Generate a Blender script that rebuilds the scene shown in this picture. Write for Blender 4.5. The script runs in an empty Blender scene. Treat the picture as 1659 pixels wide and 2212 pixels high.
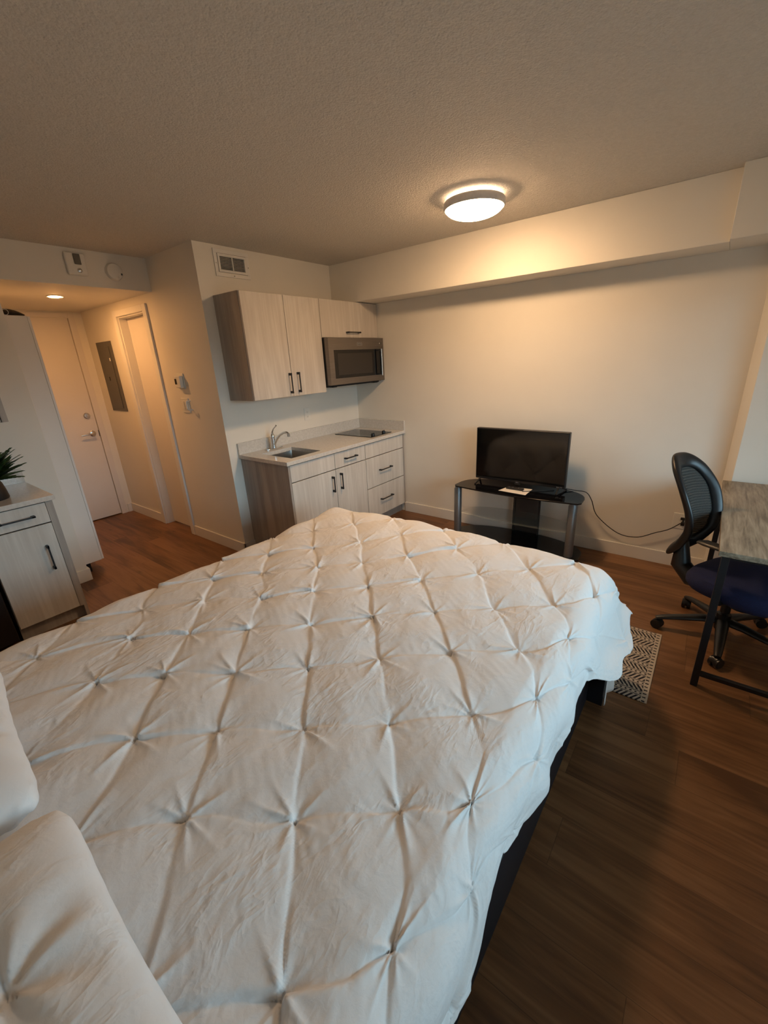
import bpy, bmesh, math, random
import numpy as np
from mathutils import Vector, Matrix
random.seed(7)
SC = bpy.context.scene
COL = SC.collection
PI = math.pi

# ------------------------------------------------------------------ camera
CAM = (3.2208, -3.6791, 1.636)
YAW, PITCH, ROLL, FPX = math.radians(38.4749), math.radians(-20.0606), math.radians(-2.9643), 903.46
fwd = Vector((-math.sin(YAW)*math.cos(PITCH), math.cos(YAW)*math.cos(PITCH), math.sin(PITCH)))
rgt = Vector((math.cos(YAW), math.sin(YAW), 0)); upv = rgt.cross(fwd)
r2 = rgt*math.cos(ROLL)+upv*math.sin(ROLL); u2 = -rgt*math.sin(ROLL)+upv*math.cos(ROLL)
cd = bpy.data.cameras.new('camera'); cam = bpy.data.objects.new('camera', cd); COL.objects.link(cam)
cam.matrix_world = Matrix(((r2.x,u2.x,-fwd.x,CAM[0]),(r2.y,u2.y,-fwd.y,CAM[1]),(r2.z,u2.z,-fwd.z,CAM[2]),(0,0,0,1)))
cd.sensor_fit = 'VERTICAL'; cd.sensor_height = 36.0; cd.lens = FPX/2212*36.0; cd.clip_start = .02
SC.camera = cam

# ------------------------------------------------------------------ light
SC.view_settings.view_transform = 'Standard'; SC.view_settings.look = 'None'
SC.view_settings.gamma = 1.0; SC.view_settings.use_curve_mapping = False
SC.view_settings.exposure = -0.06
DAY = 11.5
LAMP = 95.0
LAMP_COL = (1.0, .62, .33)
POT = 560.0
POT_COL = (1.0, .47, .155)
SKY_COL = (.52, .82, 1.0)
GROUND_COL = (.045, .05, .05)
w = bpy.data.worlds.new('world'); SC.world = w; w.use_nodes = True
wt = w.node_tree; bg = wt.nodes['Background']; bg.inputs[1].default_value = DAY
# overcast sky above the horizon, dim ground and buildings below it
tcw = wt.nodes.new('ShaderNodeTexCoord'); spw = wt.nodes.new('ShaderNodeSeparateXYZ'); crw = wt.nodes.new('ShaderNodeValToRGB')
wt.links.new(tcw.outputs['Generated'], spw.inputs[0]); wt.links.new(spw.outputs[2], crw.inputs[0]); wt.links.new(crw.outputs[0], bg.inputs[0])
e_ = crw.color_ramp.elements; e_[0].position = 0.0; e_[0].color = (*GROUND_COL, 1); e_[1].position = .10; e_[1].color = (*SKY_COL, 1)
for p_, k_ in ((.50, 1.0), (.75, .45)):
    x_ = e_.new(p_); x_.color = tuple(c*k_ for c in SKY_COL)+(1,)
# window opening in the right-hand wall, looking onto the sky; portal only guides sampling
WX, WY0, WY1, WZ0, WZ1 = 4.35, -3.2, -.9, .85, 2.1
pl = bpy.data.lights.new('window_portal', 'AREA'); pl.shape = 'RECTANGLE'; pl.size = WZ1-WZ0; pl.size_y = WY1-WY0
pl.cycles.is_portal = True
po = bpy.data.objects.new('window_portal', pl); COL.objects.link(po)
po.location = (WX+.14, (WY0+WY1)/2, (WZ0+WZ1)/2); po.rotation_euler = (0, math.radians(90), 0)

# ------------------------------------------------------------------ node helper
class NT:
    def __init__(s, name):
        s.m = bpy.data.materials.new(name); s.m.use_nodes = True
        s.t = s.m.node_tree; s.n = s.t.nodes; s.b = s.n['Principled BSDF']
    def new(s, typ, **k):
        n = s.n.new(typ)
        for a, v in k.items(): setattr(n, a, v)
        return n
    def link(s, a, b): s.t.links.new(a, b)
    def put(s, inp, v):
        if hasattr(v, 'is_linked') or isinstance(v, bpy.types.NodeSocket): s.link(v, inp)
        else: inp.default_value = v
    def ma(s, op, a, b=0.0, c=None):
        n = s.new('ShaderNodeMath', operation=op); s.put(n.inputs[0], a); s.put(n.inputs[1], b)
        if c is not None: s.put(n.inputs[2], c)
        return n.outputs[0]
    def coord(s, scale=(1,1,1), out='Object', rot=(0,0,0)):
        tc = s.new('ShaderNodeTexCoord'); mp = s.new('ShaderNodeMapping')
        mp.inputs['Scale'].default_value = scale; mp.inputs['Rotation'].default_value = rot
        s.link(tc.outputs[out], mp.inputs[0]); return mp.outputs[0]
    def noise(s, vec, scale, detail=4, rough=.55, dist=0.0):
        n = s.new('ShaderNodeTexNoise'); s.link(vec, n.inputs['Vector'])
        n.inputs['Scale'].default_value = scale; n.inputs['Detail'].default_value = detail
        n.inputs['Roughness'].default_value = rough; n.inputs['Distortion'].default_value = dist
        return n.outputs['Fac']
    def ramp(s, f, stops):
        n = s.new('ShaderNodeValToRGB'); s.link(f, n.inputs[0]); e = n.color_ramp.elements
        e[0].position, e[0].color = stops[0][0], (*stops[0][1], 1)
        e[1].position, e[1].color = stops[-1][0], (*stops[-1][1], 1)
        for p, c in stops[1:-1]:
            x = e.new(p); x.color = (*c, 1)
        return n.outputs[0]
    def mix(s, f, a, b, mode='MIX'):
        n = s.new('ShaderNodeMix', data_type='RGBA', blend_type=mode)
        s.put(n.inputs[0], f); s.put(n.inputs[6], a if not isinstance(a, tuple) else (*a, 1)); s.put(n.inputs[7], b if not isinstance(b, tuple) else (*b, 1))
        return n.outputs[2]
    def bump(s, h, strength=.3, dist=.01):
        n = s.new('ShaderNodeBump'); n.inputs['Strength'].default_value = strength; n.inputs['Distance'].default_value = dist
        s.link(h, n.inputs['Height']); s.link(n.outputs[0], s.b.inputs['Normal']); return n
    def base(s, v, rough=.5, metal=0.0, spec=None):
        s.put(s.b.inputs['Base Color'], v if not isinstance(v, tuple) else (*v, 1))
        s.put(s.b.inputs['Roughness'], rough); s.b.inputs['Metallic'].default_value = metal
        if spec is not None: s.b.inputs['Specular IOR Level'].default_value = spec
        return s

def plain(name, col, rough=.5, metal=0.0, spec=None, nscale=40, amt=.06, bump=0.0, bscale=200):
    t = NT(name); v = t.coord()
    f = t.noise(v, nscale, 3)
    c1 = tuple(min(1, c*(1-amt)) for c in col); c2 = tuple(min(1, c*(1+amt)) for c in col)
    t.base(t.ramp(f, [(.3, c1), (.7, c2)]), rough, metal, spec)
    if bump: t.bump(t.noise(v, bscale, 2), bump, .002)
    return t.m

M = {}
M['wall'] = plain('wall_paint', (.80, .765, .69), .6, nscale=3, amt=.015, bump=.06, bscale=350)
M['trimw'] = plain('trim_paint', (.80, .78, .735), .4, nscale=4, amt=.015)
M['doorw'] = plain('door_paint', (.74, .70, .655), .45, nscale=4, amt=.015)
M['closet'] = plain('white_melamine', (.80, .775, .735), .45, nscale=4, amt=.015)
M['plastic'] = plain('white_plastic', (.80, .78, .72), .4, nscale=20, amt=.02)
M['black_metal'] = plain('black_metal', (.012, .012, .014), .42, nscale=60, amt=.1)
M['black_plastic'] = plain('black_plastic', (.010, .010, .011), .38, nscale=60, amt=.1)
M['soft_black'] = plain('satin_black_plastic', (.010, .010, .011), .36, nscale=60, amt=.1, bump=.1, bscale=600)
M['screen'] = plain('screen_glass', (.004, .004, .004), .08, nscale=5, amt=.02)
M['gloss_black'] = plain('black_glass', (.004, .004, .005), .06, nscale=5, amt=.02)
M['frame_black'] = plain('bed_frame_black', (.011, .013, .02), .5, nscale=30, amt=.08)
M['chrome'] = plain('chrome', (.72, .72, .72), .14, 1.0, nscale=40, amt=.03)
M['nickel'] = plain('satin_nickel', (.62, .60, .57), .27, 1.0, nscale=60, amt=.05)
M['steel_sink'] = plain('sink_steel', (.50, .49, .47), .3, 1.0, nscale=60, amt=.06)
M['grey_metal'] = plain('grey_painted_tube', (.20, .20, .205), .38, .6, nscale=60, amt=.05)
M['panel_grey'] = plain('grey_panel_paint', (.115, .11, .098), .45, .2, nscale=10, amt=.04)
M['dark'] = plain('dark_void', (.012, .010, .009), .8, nscale=20, amt=.05)
M['fridge'] = plain('dark_fridge_paint', (.016, .012, .011), .42, nscale=40, amt=.08)
M['badge'] = plain('silver_lettering', (.55, .55, .56), .4, .3, nscale=40, amt=.03)
M['paper'] = plain('paper', (.86, .82, .78), .7, nscale=50, amt=.015)
M['navy'] = plain('navy_seat_fabric', (.008, .013, .06), .9, nscale=300, amt=.35, bump=.4, bscale=900)
M['pot'] = plain('matte_black_pot', (.012, .012, .012), .5, nscale=50, amt=.1)
M['strap'] = plain('brown_cloth', (.05, .04, .028), .8, nscale=60, amt=.3)
M['cord'] = plain('black_cord', (.010, .010, .011), .5, nscale=60, amt=.05)

def steel():
    t = NT('brushed_steel'); v = t.coord((1, 1.5, 120)); f = t.noise(v, 3, 3)
    t.base(t.ramp(f, [(.3, (.21, .19, .175)), (.7, (.26, .235, .22))]), .36, 1.0); t.bump(f, .05, .001); return t.m
M['steel'] = steel()

def ceiling_mat():
    t = NT('textured_ceiling'); v = t.coord()
    a = t.noise(v, 75, 3, .6); b = t.noise(v, 190, 2, .6)
    vo = t.new('ShaderNodeTexVoronoi'); t.link(v, vo.inputs['Vector']); vo.inputs['Scale'].default_value = 110
    h = t.ma('ADD', t.ma('MULTIPLY', a, 1.0), t.ma('MULTIPLY', b, .5)); h = t.ma('SUBTRACT', h, t.ma('MULTIPLY', vo.outputs['Distance'], .5))
    t.base(t.ramp(a, [(.35, (.66, .62, .55)), (.65, (.72, .68, .61))]), .85); t.bump(h, .9, .006); return t.m
M['ceiling'] = ceiling_mat()

def wash_wood(name, dark, light, scale=(14, 14, 1.1)):
    t = NT(name); v = t.coord(scale)
    a = t.noise(v, 1.0, 6, .6, .8); v2 = t.coord((70, 70, 2.2)); b = t.noise(v2, 1.0, 4, .6)
    v3 = t.coord((2.5, 2.5, .35)); c = t.noise(v3, 1.6, 3, .5, 1.5)
    f = t.ma('ADD', t.ma('MULTIPLY', a, .45), t.ma('MULTIPLY', b, .25)); f = t.ma('ADD', f, t.ma('MULTIPLY', c, .3))
    mid = tuple((x+y)/2 for x, y in zip(dark, light))
    t.base(t.ramp(f, [(.36, dark), (.50, mid), (.58, light)]), .5); t.bump(f, .06, .002); return t.m
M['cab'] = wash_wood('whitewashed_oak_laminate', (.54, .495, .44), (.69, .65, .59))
M['cab_shaded'] = wash_wood('whitewashed_oak_shaded', (.30, .262, .228), (.42, .375, .33))  # same laminate as the fronts, with the shade put into a darker colour
def desk_mat():
    t = NT('grey_oak_desktop'); a = t.noise(t.coord((14, 1.6, 14)), 1.0, 5, .6, 2.2); b = t.noise(t.coord((90, 5, 90)), 1.0, 4, .6, .5)
    f = t.ma('ADD', t.ma('MULTIPLY', a, .6), t.ma('MULTIPLY', b, .4))
    t.base(t.ramp(f, [(.36, (.12, .088, .056)), (.50, (.26, .205, .14)), (.62, (.37, .30, .215))]), .45); t.bump(f, .08, .002); return t.m
M['desk'] = desk_mat()

def floor_mat():
    t = NT('oak_plank_floor')
    tc = t.new('ShaderNodeTexCoord'); sp = t.new('ShaderNodeSeparateXYZ'); t.link(tc.outputs['Object'], sp.inputs[0])
    W = .19
    yy = t.ma('DIVIDE', sp.outputs[1], W); row = t.ma('FLOOR', yy); fy = t.ma('FRACT', yy)
    wn = t.new('ShaderNodeTexWhiteNoise', noise_dimensions='1D'); t.link(row, wn.inputs['W'])
    xx = t.ma('ADD', t.ma('DIVIDE', sp.outputs[0], 1.5), t.ma('MULTIPLY', wn.outputs['Value'], 7.3))
    cx = t.ma('FLOOR', xx); fx = t.ma('FRACT', xx)
    cb = t.new('ShaderNodeCombineXYZ'); t.link(row, cb.inputs[0]); t.link(cx, cb.inputs[1])
    wn2 = t.new('ShaderNodeTexWhiteNoise', noise_dimensions='2D'); t.link(cb.outputs[0], wn2.inputs['Vector'])
    cv = t.new('ShaderNodeCombineXYZ'); t.link(t.ma('MULTIPLY', sp.outputs[0], 1.6), cv.inputs[0])
    t.link(t.ma('MULTIPLY', sp.outputs[1], 22), cv.inputs[1]); t.link(t.ma('MULTIPLY', wn2.outputs['Value'], 9), cv.inputs[2])
    g = t.noise(cv.outputs[0], 1.0, 5, .6, 1.2)
    cv2 = t.new('ShaderNodeCombineXYZ'); t.link(t.ma('MULTIPLY', sp.outputs[0], 1.3), cv2.inputs[0])
    t.link(t.ma('MULTIPLY', sp.outputs[1], 5), cv2.inputs[1]); t.link(t.ma('MULTIPLY', wn2.outputs['Value'], 5), cv2.inputs[2])
    g2 = t.noise(cv2.outputs[0], 1.0, 3, .5, .6)
    f = t.ma('ADD', t.ma('MULTIPLY', g, .5), t.ma('MULTIPLY', g2, .5))
    f = t.ma('ADD', f, t.ma('MULTIPLY', t.ma('SUBTRACT', wn2.outputs['Value'], .5), .10))
    col = t.ramp(f, [(.36, (.10, .046, .020)), (.48, (.178, .082, .034)), (.60, (.25, .125, .055))])
    # knots
    cv3 = t.new('ShaderNodeCombineXYZ'); t.link(t.ma('MULTIPLY', sp.outputs[0], 1.1), cv3.inputs[0]); t.link(t.ma('MULTIPLY', sp.outputs[1], 3.2), cv3.inputs[1])
    vo = t.new('ShaderNodeTexVoronoi'); t.link(cv3.outputs[0], vo.inputs['Vector']); vo.inputs['Scale'].default_value = 1.5
    kn = t.ma('MULTIPLY', t.ma('LESS_THAN', vo.outputs['Distance'], .03), .55)
    kn2 = t.ma('MULTIPLY', t.ma('SMOOTH_MIN', t.ma('MULTIPLY', t.ma('LESS_THAN', vo.outputs['Distance'], .11), t.ma('SUBTRACT', 1.0, t.ma('DIVIDE', vo.outputs['Distance'], .11))), 1, .1), .45)
    col = t.mix(kn2, col, (.07, .035, .016)); col = t.mix(kn, col, (.03, .016, .009))
    gap = t.ma('MAXIMUM', t.ma('LESS_THAN', fy, .010), t.ma('LESS_THAN', fx, .0014))
    col = t.mix(t.ma('MULTIPLY', gap, .55), col, (.05, .026, .013))
    t.base(col, .42, spec=.35)
    t.bump(t.ma('SUBTRACT', g, t.ma('MULTIPLY', gap, 1.5)), .08, .002); return t.m
M['floor'] = floor_mat()

def quartz(name, a, b, spk):
    t = NT(name); v = t.coord(); f = t.noise(v, 60, 4)
    vo = t.new('ShaderNodeTexVoronoi'); t.link(v, vo.inputs['Vector']); vo.inputs['Scale'].default_value = 170
    c = t.ramp(f, [(.35, a), (.65, b)])
    wn = t.ma('LESS_THAN', vo.outputs['Distance'], .22)
    sp = t.new('ShaderNodeSeparateColor'); t.link(vo.outputs['Color'], sp.inputs[0])
    c = t.mix(t.ma('MULTIPLY', wn, t.ma('MULTIPLY', t.ma('LESS_THAN', sp.outputs[0], .45), .6)), c, spk)
    c = t.mix(t.ma('MULTIPLY', wn, t.ma('GREATER_THAN', sp.outputs[1], .85)), c, (.85, .85, .83))
    t.base(c, .16); return t.m
M['quartz'] = quartz('speckled_quartz', (.60, .575, .53), (.68, .655, .61), (.36, .33, .30))

def fabric(name, wr=.5):
    t = NT(name); v = t.coord()
    n0 = t.noise(v, 5, 3, .5, .6)
    def ridge(sc, rot, dist):
        vv = t.coord((sc, sc*.55, sc), rot=(0, 0, rot)); n = t.noise(vv, 1.0, 3, .55, dist)
        return t.ma('SUBTRACT', 1.0, t.ma('MULTIPLY', t.ma('ABSOLUTE', t.ma('SUBTRACT', n, .5)), 9.0))
    r = t.ma('MAXIMUM', ridge(9, .7, .9), 0.0); q = t.ma('MAXIMUM', ridge(12, -.8, .9), 0.0); p = t.ma('MAXIMUM', ridge(15, 1.9, 1.0), 0.0)
    h = t.ma('ADD', t.ma('ADD', r, q), t.ma('MULTIPLY', p, .6))
    msk = t.ma('MULTIPLY', t.ma('MAXIMUM', t.ma('SUBTRACT', n0, .42), 0.0), 5.0)
    h = t.ma('MULTIPLY', h, t.ma('MINIMUM', msk, 1.0))
    fine = t.noise(v, 60, 4, .6, .5)
    h = t.ma('ADD', h, t.ma('MULTIPLY', fine, .7))
    t.base((.80, .785, .775), .82, spec=.2)
    t.b.inputs['Sheen Weight'].default_value = .15
    t.bump(h, wr, .004); return t.m
M['duvet'] = fabric('white_cotton', .30)
M['pillow'] = fabric('white_pillow_cotton', .22)
M['sheet'] = plain('white_sheet', (.78, .77, .75), .85, nscale=10, amt=.02)

def glass_mat(name, col, rough=.02, alpha=.3):
    t = NT(name); t.base(col, rough); t.b.inputs['Alpha'].default_value = alpha
    f = t.noise(t.coord(), 3, 2); t.put(t.b.inputs['Roughness'], t.ma('ADD', t.ma('MULTIPLY', f, .02), rough)); return t.m
M['tint_glass'] = glass_mat('tinted_glass', (.03, .028, .026), .04, .62)
M['clear_glass'] = glass_mat('clear_glass', (.35, .40, .37), .03, .12)
M['pane'] = glass_mat('window_pane', (.8, .85, .88), .02, .06)
M['mwin'] = plain('microwave_window', (.028, .024, .021), .12, nscale=900, amt=.3)

def emis(name, col, s):
    t = NT(name); t.base((.8, .8, .8), .5); t.b.inputs['Emission Color'].default_value = (*col, 1)
    f = t.noise(t.coord(), 2, 1); t.put(t.b.inputs['Emission Strength'], t.ma('MULTIPLY', t.ma('ADD', t.ma('MULTIPLY', f, .02), .99), s)); return t.m
M['lamp'] = emis('lamp_diffuser', LAMP_COL, LAMP)
M['lamp2'] = emis('lamp_back_light', (1, .70, .45), 9.0)
M['potl'] = emis('recessed_lens', POT_COL, POT)

def leaf_mat():
    t = NT('fern_leaf'); f = t.noise(t.coord(), 25, 3)
    t.base(t.ramp(f, [(.35, (.022, .06, .016)), (.65, (.10, .19, .055))]), .5); return t.m
M['leaf'] = leaf_mat()

def rug_mat():
    t = NT('patterned_rug'); tc = t.new('ShaderNodeTexCoord'); sp = t.new('ShaderNodeSeparateXYZ'); t.link(tc.outputs['Object'], sp.inputs[0])
    nz = t.ma('MULTIPLY', t.ma('SUBTRACT', t.noise(t.coord(), 60, 3), .5), .008)
    X = t.ma('ADD', sp.outputs[0], nz); Y = t.ma('ADD', sp.outputs[1], nz)
    v = t.ma('DIVIDE', Y, .082); f = t.ma('FRACT', v); k = t.ma('FLOOR', v)
    par = t.ma('SUBTRACT', t.ma('MULTIPLY', t.ma('FRACT', t.ma('MULTIPLY', k, .5)), 4.0), 1.0)
    dg = t.ma('FRACT', t.ma('DIVIDE', t.ma('ADD', X, t.ma('MULTIPLY', t.ma('MULTIPLY', Y, par), .6)), .021))
    diag = t.ma('MULTIPLY', t.ma('LESS_THAN', dg, .5), t.ma('MULTIPLY', t.ma('GREATER_THAN', f, .04), t.ma('LESS_THAN', f, .56)))
    ln = t.ma('MAXIMUM', t.ma('LESS_THAN', t.ma('ABSOLUTE', t.ma('SUBTRACT', f, .63)), .028), t.ma('LESS_THAN', t.ma('ABSOLUTE', t.ma('SUBTRACT', f, .96)), .028))
    dx = t.ma('MULTIPLY', t.ma('SUBTRACT', t.ma('FRACT', t.ma('DIVIDE', X, .022)), .5), .022)
    dy = t.ma('MULTIPLY', t.ma('SUBTRACT', f, .8), .082)
    dots = t.ma('LESS_THAN', t.ma('ADD', t.ma('MULTIPLY', dx, dx), t.ma('MULTIPLY', dy, dy)), .0000275)
    inner = t.ma('LESS_THAN', X, -.028)
    pat = t.ma('MULTIPLY', t.ma('MAXIMUM', t.ma('MAXIMUM', diag, ln), dots), inner)
    dash = t.ma('MULTIPLY', t.ma('MULTIPLY', t.ma('GREATER_THAN', X, -.024), t.ma('LESS_THAN', X, -.009)), t.ma('LESS_THAN', t.ma('FRACT', t.ma('DIVIDE', Y, .028)), .3))
    pat = t.ma('MAXIMUM', pat, dash)
    t.base(t.mix(pat, (.52, .45, .37), (.015, .014, .02)), .95)
    t.bump(t.noise(t.coord(), 500, 2), .4, .002); return t.m
M['rug'] = rug_mat()

def mesh_mat():
    t = NT('mesh_backrest_fabric'); v = t.coord()
    wv = t.new('ShaderNodeTexWave', wave_type='BANDS', bands_direction='Z'); t.link(v, wv.inputs['Vector']); wv.inputs['Scale'].default_value = 24
    wv.inputs['Distortion'].default_value = 1.5
    t.base(t.ramp(wv.outputs['Fac'], [(.2, (.02, .018, .015)), (.8, (.05, .045, .038))]), .8)
    t.put(t.b.inputs['Alpha'], t.ma('ADD', t.ma('MULTIPLY', wv.outputs['Fac'], -.12), .88)); return t.m
M['mesh'] = mesh_mat()

# ------------------------------------------------------------------ mesh helpers
class MB:
    def __init__(s): s.v = []; s.f = []
    def add(s, vs, fs):
        o = len(s.v); s.v += [tuple(p) for p in vs]; s.f += [tuple(i+o for i in f) for f in fs]; return s
    def box(s, a, b, rot=None, c=None):
        x0, y0, z0 = a; x1, y1, z1 = b
        vs = [(x0,y0,z0),(x1,y0,z0),(x1,y1,z0),(x0,y1,z0),(x0,y0,z1),(x1,y0,z1),(x1,y1,z1),(x0,y1,z1)]
        if rot is not None:
            cc = Vector(c if c else ((x0+x1)/2, (y0+y1)/2, (z0+z1)/2)); vs = [rot @ (Vector(p)-cc)+cc for p in vs]
        return s.add(vs, [(0,3,2,1),(4,5,6,7),(0,1,5,4),(1,2,6,5),(2,3,7,6),(3,0,4,7)])
    def prism(s, pts, z0, z1):            # outline in xy
        n = len(pts)
        vs = [(x, y, z0) for x, y in pts]+[(x, y, z1) for x, y in pts]
        return s.add(vs, [tuple(range(n-1, -1, -1)), tuple(range(n, 2*n))]+[(i, (i+1) % n, (i+1) % n+n, i+n) for i in range(n)])
    def loft(s, rings, cap=True):
        n = len(rings[0]); vs = [p for r in rings for p in r]; fs = []
        for k in range(len(rings)-1):
            for i in range(n): j = (i+1) % n; fs.append((k*n+i, k*n+j, (k+1)*n+j, (k+1)*n+i))
        if cap: fs += [tuple(range(n-1, -1, -1)), tuple(range((len(rings)-1)*n, len(rings)*n))]
        return s.add(vs, fs)
    def tube(s, pts, r, n=12, sy=1.0):
        pts = [Vector(p) for p in pts]; R = r if isinstance(r, (list, tuple)) else [r]*len(pts); rings = []
        t0 = (pts[1]-pts[0]).normalized(); up = Vector((0,0,1)) if abs(t0.z) < .9 else Vector((1,0,0))
        for i, p in enumerate(pts):
            t = (pts[min(i+1, len(pts)-1)]-pts[max(i-1, 0)]).normalized()
            a = t.cross(up).normalized(); b = a.cross(t).normalized(); up = b
            rings.append([p+(a*math.cos(2*PI*k/n)+b*math.sin(2*PI*k/n)*sy)*R[i] for k in range(n)])
        return s.loft(rings)
    def lathe(s, prof, c, n=32, axis='z'):
        rings = []
        for r, h in prof:
            ring = []
            for k in range(n):
                a = 2*PI*k/n; x, y = r*math.cos(a), r*math.sin(a)
                ring.append({'z': (c[0]+x, c[1]+y, c[2]+h), 'x': (c[0]+h, c[1]+x, c[2]+y), 'y': (c[0]+y, c[1]+h, c[2]+x)}[axis])
            rings.append(ring)
        return s.loft(rings)
    def build(s, name, mat, parent=None, bevel=0, smooth=False, seg=2):
        me = bpy.data.meshes.new(name); me.from_pydata(s.v, [], s.f); me.validate()
        bm = bmesh.new(); bm.from_mesh(me); bmesh.ops.recalc_face_normals(bm, faces=bm.faces); bm.to_mesh(me); bm.free()
        o = bpy.data.objects.new(name, me); COL.objects.link(o); me.materials.append(M[mat] if isinstance(mat, str) else mat)
        if smooth:
            for p in me.polygons: p.use_smooth = True
        if bevel:
            md = o.modifiers.new('bevel', 'BEVEL'); md.width = bevel; md.segments = seg; md.limit_method = 'ANGLE'
            if not smooth:
                for p in me.polygons: p.use_smooth = True
                wn = o.modifiers.new('wn', 'WEIGHTED_NORMAL')
        elif smooth: me.set_sharp_from_angle(angle=math.radians(40))
        if parent is not None:
            o.parent = parent; o.matrix_parent_inverse = Matrix.Translation(-Vector(parent.location))
        return o

def thing(name, label, cat, loc, group=None):
    o = bpy.data.objects.new(name, None); COL.objects.link(o); o.location = loc; o.empty_display_size = .05
    return tag(o, label, cat, group)
def tag(o, label, cat, group=None):
    o['label'] = label; o['category'] = cat
    if group: o['group'] = group
    return o
def struct(name, mb, mat, bevel=0):
    o = mb.build(name, mat, None, bevel); o['kind'] = 'structure'; return o
def shift_origin(o, loc):
    L = Vector(loc); o.data.transform(Matrix.Translation(-L)); o.location = L
def sub(o, child):    # nest a part that was built in world space under a part object
    child.parent = o; child.matrix_parent_inverse = Matrix.Identity(4)
def bar_handle(parent, p0, p1, out, rad=.005, mat='black_metal', wdt=.012):
    # flat bar pull held off the face on two feet
    p0, p1, out = Vector(p0), Vector(p1), Vector(out); d = (p1-p0).normalized(); sd = d.cross(out).normalized()
    m = MB(); ln = (p1-p0).length
    def obox(c, a, b, e):
        vs = [c+d*a*i+sd*b*j+out*e*k for k in (-1, 1) for j in (-1, 1) for i in (-1, 1)]
        m.add(vs, [(0,2,3,1),(4,5,7,6),(0,1,5,4),(1,3,7,5),(3,2,6,7),(2,0,4,6)])
    mid = (p0+p1)/2
    obox(mid+out*.029, ln/2, wdt/2*.8, .004)
    for e in (-1, 1): obox(mid+d*e*(ln/2-.010)+out*.0165, .010, wdt/2, .0165)
    h = m.build('handle', mat, None, .0015); sub(parent, h); return h

H, W, DH, ZH, HL = 2.5134, 1.7077, .735, 2.266, 2.373
SY, ZS = .294, 2.162
# ------------------------------------------------------------------ structure
fl = struct('floor', MB().box((-2.6, -4.6, -.06), (4.6, .2, 0)), 'floor')
struct('ceiling', MB().box((-DH-.02, -4.6, H), (4.6, .2, H+.1)), 'ceiling')
struct('wall_left', MB().box((-.12, -W, 0), (0, .1, H)), 'wall')
struct('wall_back', MB().box((0, 0, 0), (4.6, .12, H)), 'wall')
struct('wall_front', MB().box((-2.6, -4.5, 0), (4.6, -4.35, H)), 'wall')
m = MB()
m.box((WX, -4.5, 0), (WX+.14, WY0, H)); m.box((WX, WY1, 0), (WX+.14, .1, H)); m.box((WX, WY0, 0), (WX+.14, WY1, WZ0)); m.box((WX, WY0, WZ1), (WX+.14, WY1, H))
struct('wall_right', m, 'wall')
m = MB()
for y in (WY0, (WY0+WY1)/2-.025, WY1-.05): m.box((WX+.04, y, WZ0), (WX+.1, y+.05, WZ1))
for z in (WZ0, WZ1-.05): m.box((WX+.04, WY0, z), (WX+.1, WY1, z+.05))
wf = struct('window_1', m, 'trimw')
pn = MB().box((WX+.065, WY0+.04, WZ0+.04), (WX+.07, WY1-.04, WZ1-.04)).build('pane', 'pane'); sub(wf, pn)
struct('ceiling_soffit', MB().box((0, -SY, ZS), (3.125, 0, H)), 'wall', .004)
struct('ceiling_soffit_deep', MB().box((3.125, -SY-.078, ZS), (4.35, 0, H)), 'wall', .004)
struct('wall_column', MB().prism([(3.35, 0), (3.392, -.155), (4.35, -.155), (4.35, 0)], 0, ZS), 'wall', .003)
# hall: right wall with bathroom opening, entry wall, dropped ceiling, stub wall
B0, B1, BT = -1.50, -.945, 2.14
m = MB(); m.box((-HL, -W, 0), (B0, -W+.12, ZH)); m.box((B1, -W, 0), (-.12, -W+.12, H)); m.box((B0, -W, BT), (B1, -W+.12, ZH))
struct('wall_hall', m, 'wall')
struct('wall_bathroom', MB().box((-HL, -W+.6, 0), (-.12, -W+.7, H)), 'wall')
struct('ceiling_hall', MB().box((-2.6, -4.5, ZH), (-DH, -W+.12, H)), 'wall')
D0, D1, DT = -2.78, -1.845, 2.20
m = MB(); m.box((-HL-.12, D1, 0), (-HL, -W+.12, ZH)); m.box((-HL-.12, -3.4, 0), (-HL, D0, ZH)); m.box((-HL-.12, D0, DT), (-HL, D1, ZH))
struct('wall_entry', m, 'wall')
struct('wall_stub', MB().box((-DH-.1, -4.4, 0), (-DH, -2.75, ZH)), 'wall', .002)
struct('wall_hall_side', MB().box((-HL, -3.5, 0), (-DH-.1, -3.4, ZH)), 'wall')
struct('wall_leak_blocker', MB().box((-2.62, -4.5, -.06), (-2.5, .1, H)), 'wall')  # unseen wall added to block sky light leaking under the entry door
struct('ceiling_sky_blocker', MB().box((WX+.14, -5.5, 2.32), (6.2, 1.0, 2.5)), 'trimw')  # unseen slab added outside, sized to cut off the high sky light
struct('floor_balcony', MB().box((WX+.14, -5.5, -.2), (6.2, 1.0, -.05)), 'panel_grey')
# baseboards
def bb(name, a, b): return struct(name, MB().box(a, b), 'trimw', .002)
bb('baseboard_back', (.62, -.014, 0), (3.352, 0, .105))
bb('baseboard_column', (3.378, -.169, 0), (4.35, -.155, .105))
bb('baseboard_column_side', (3.354, -.155, 0), (3.374, -.014, .105))
bb('baseboard_hall', (-B1*0-.868, -W-.014, 0), (.014, -W, .105))
bb('baseboard_hall_far', (-HL, -W-.014, 0), (-1.578, -W, .105))
bb('baseboard_left', (0, -W-.014, 0), (.014, -1.6, .105))
bb('baseboard_stub', (-DH, -2.955, 0), (-DH+.014, -2.736, .105))
bb('baseboard_stub_return', (-DH-.1, -2.75, 0), (-DH, -2.736, .105))
bb('baseboard_entry', (-HL, -1.765, 0), (-HL+.014, -W-.014, .105))
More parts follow.
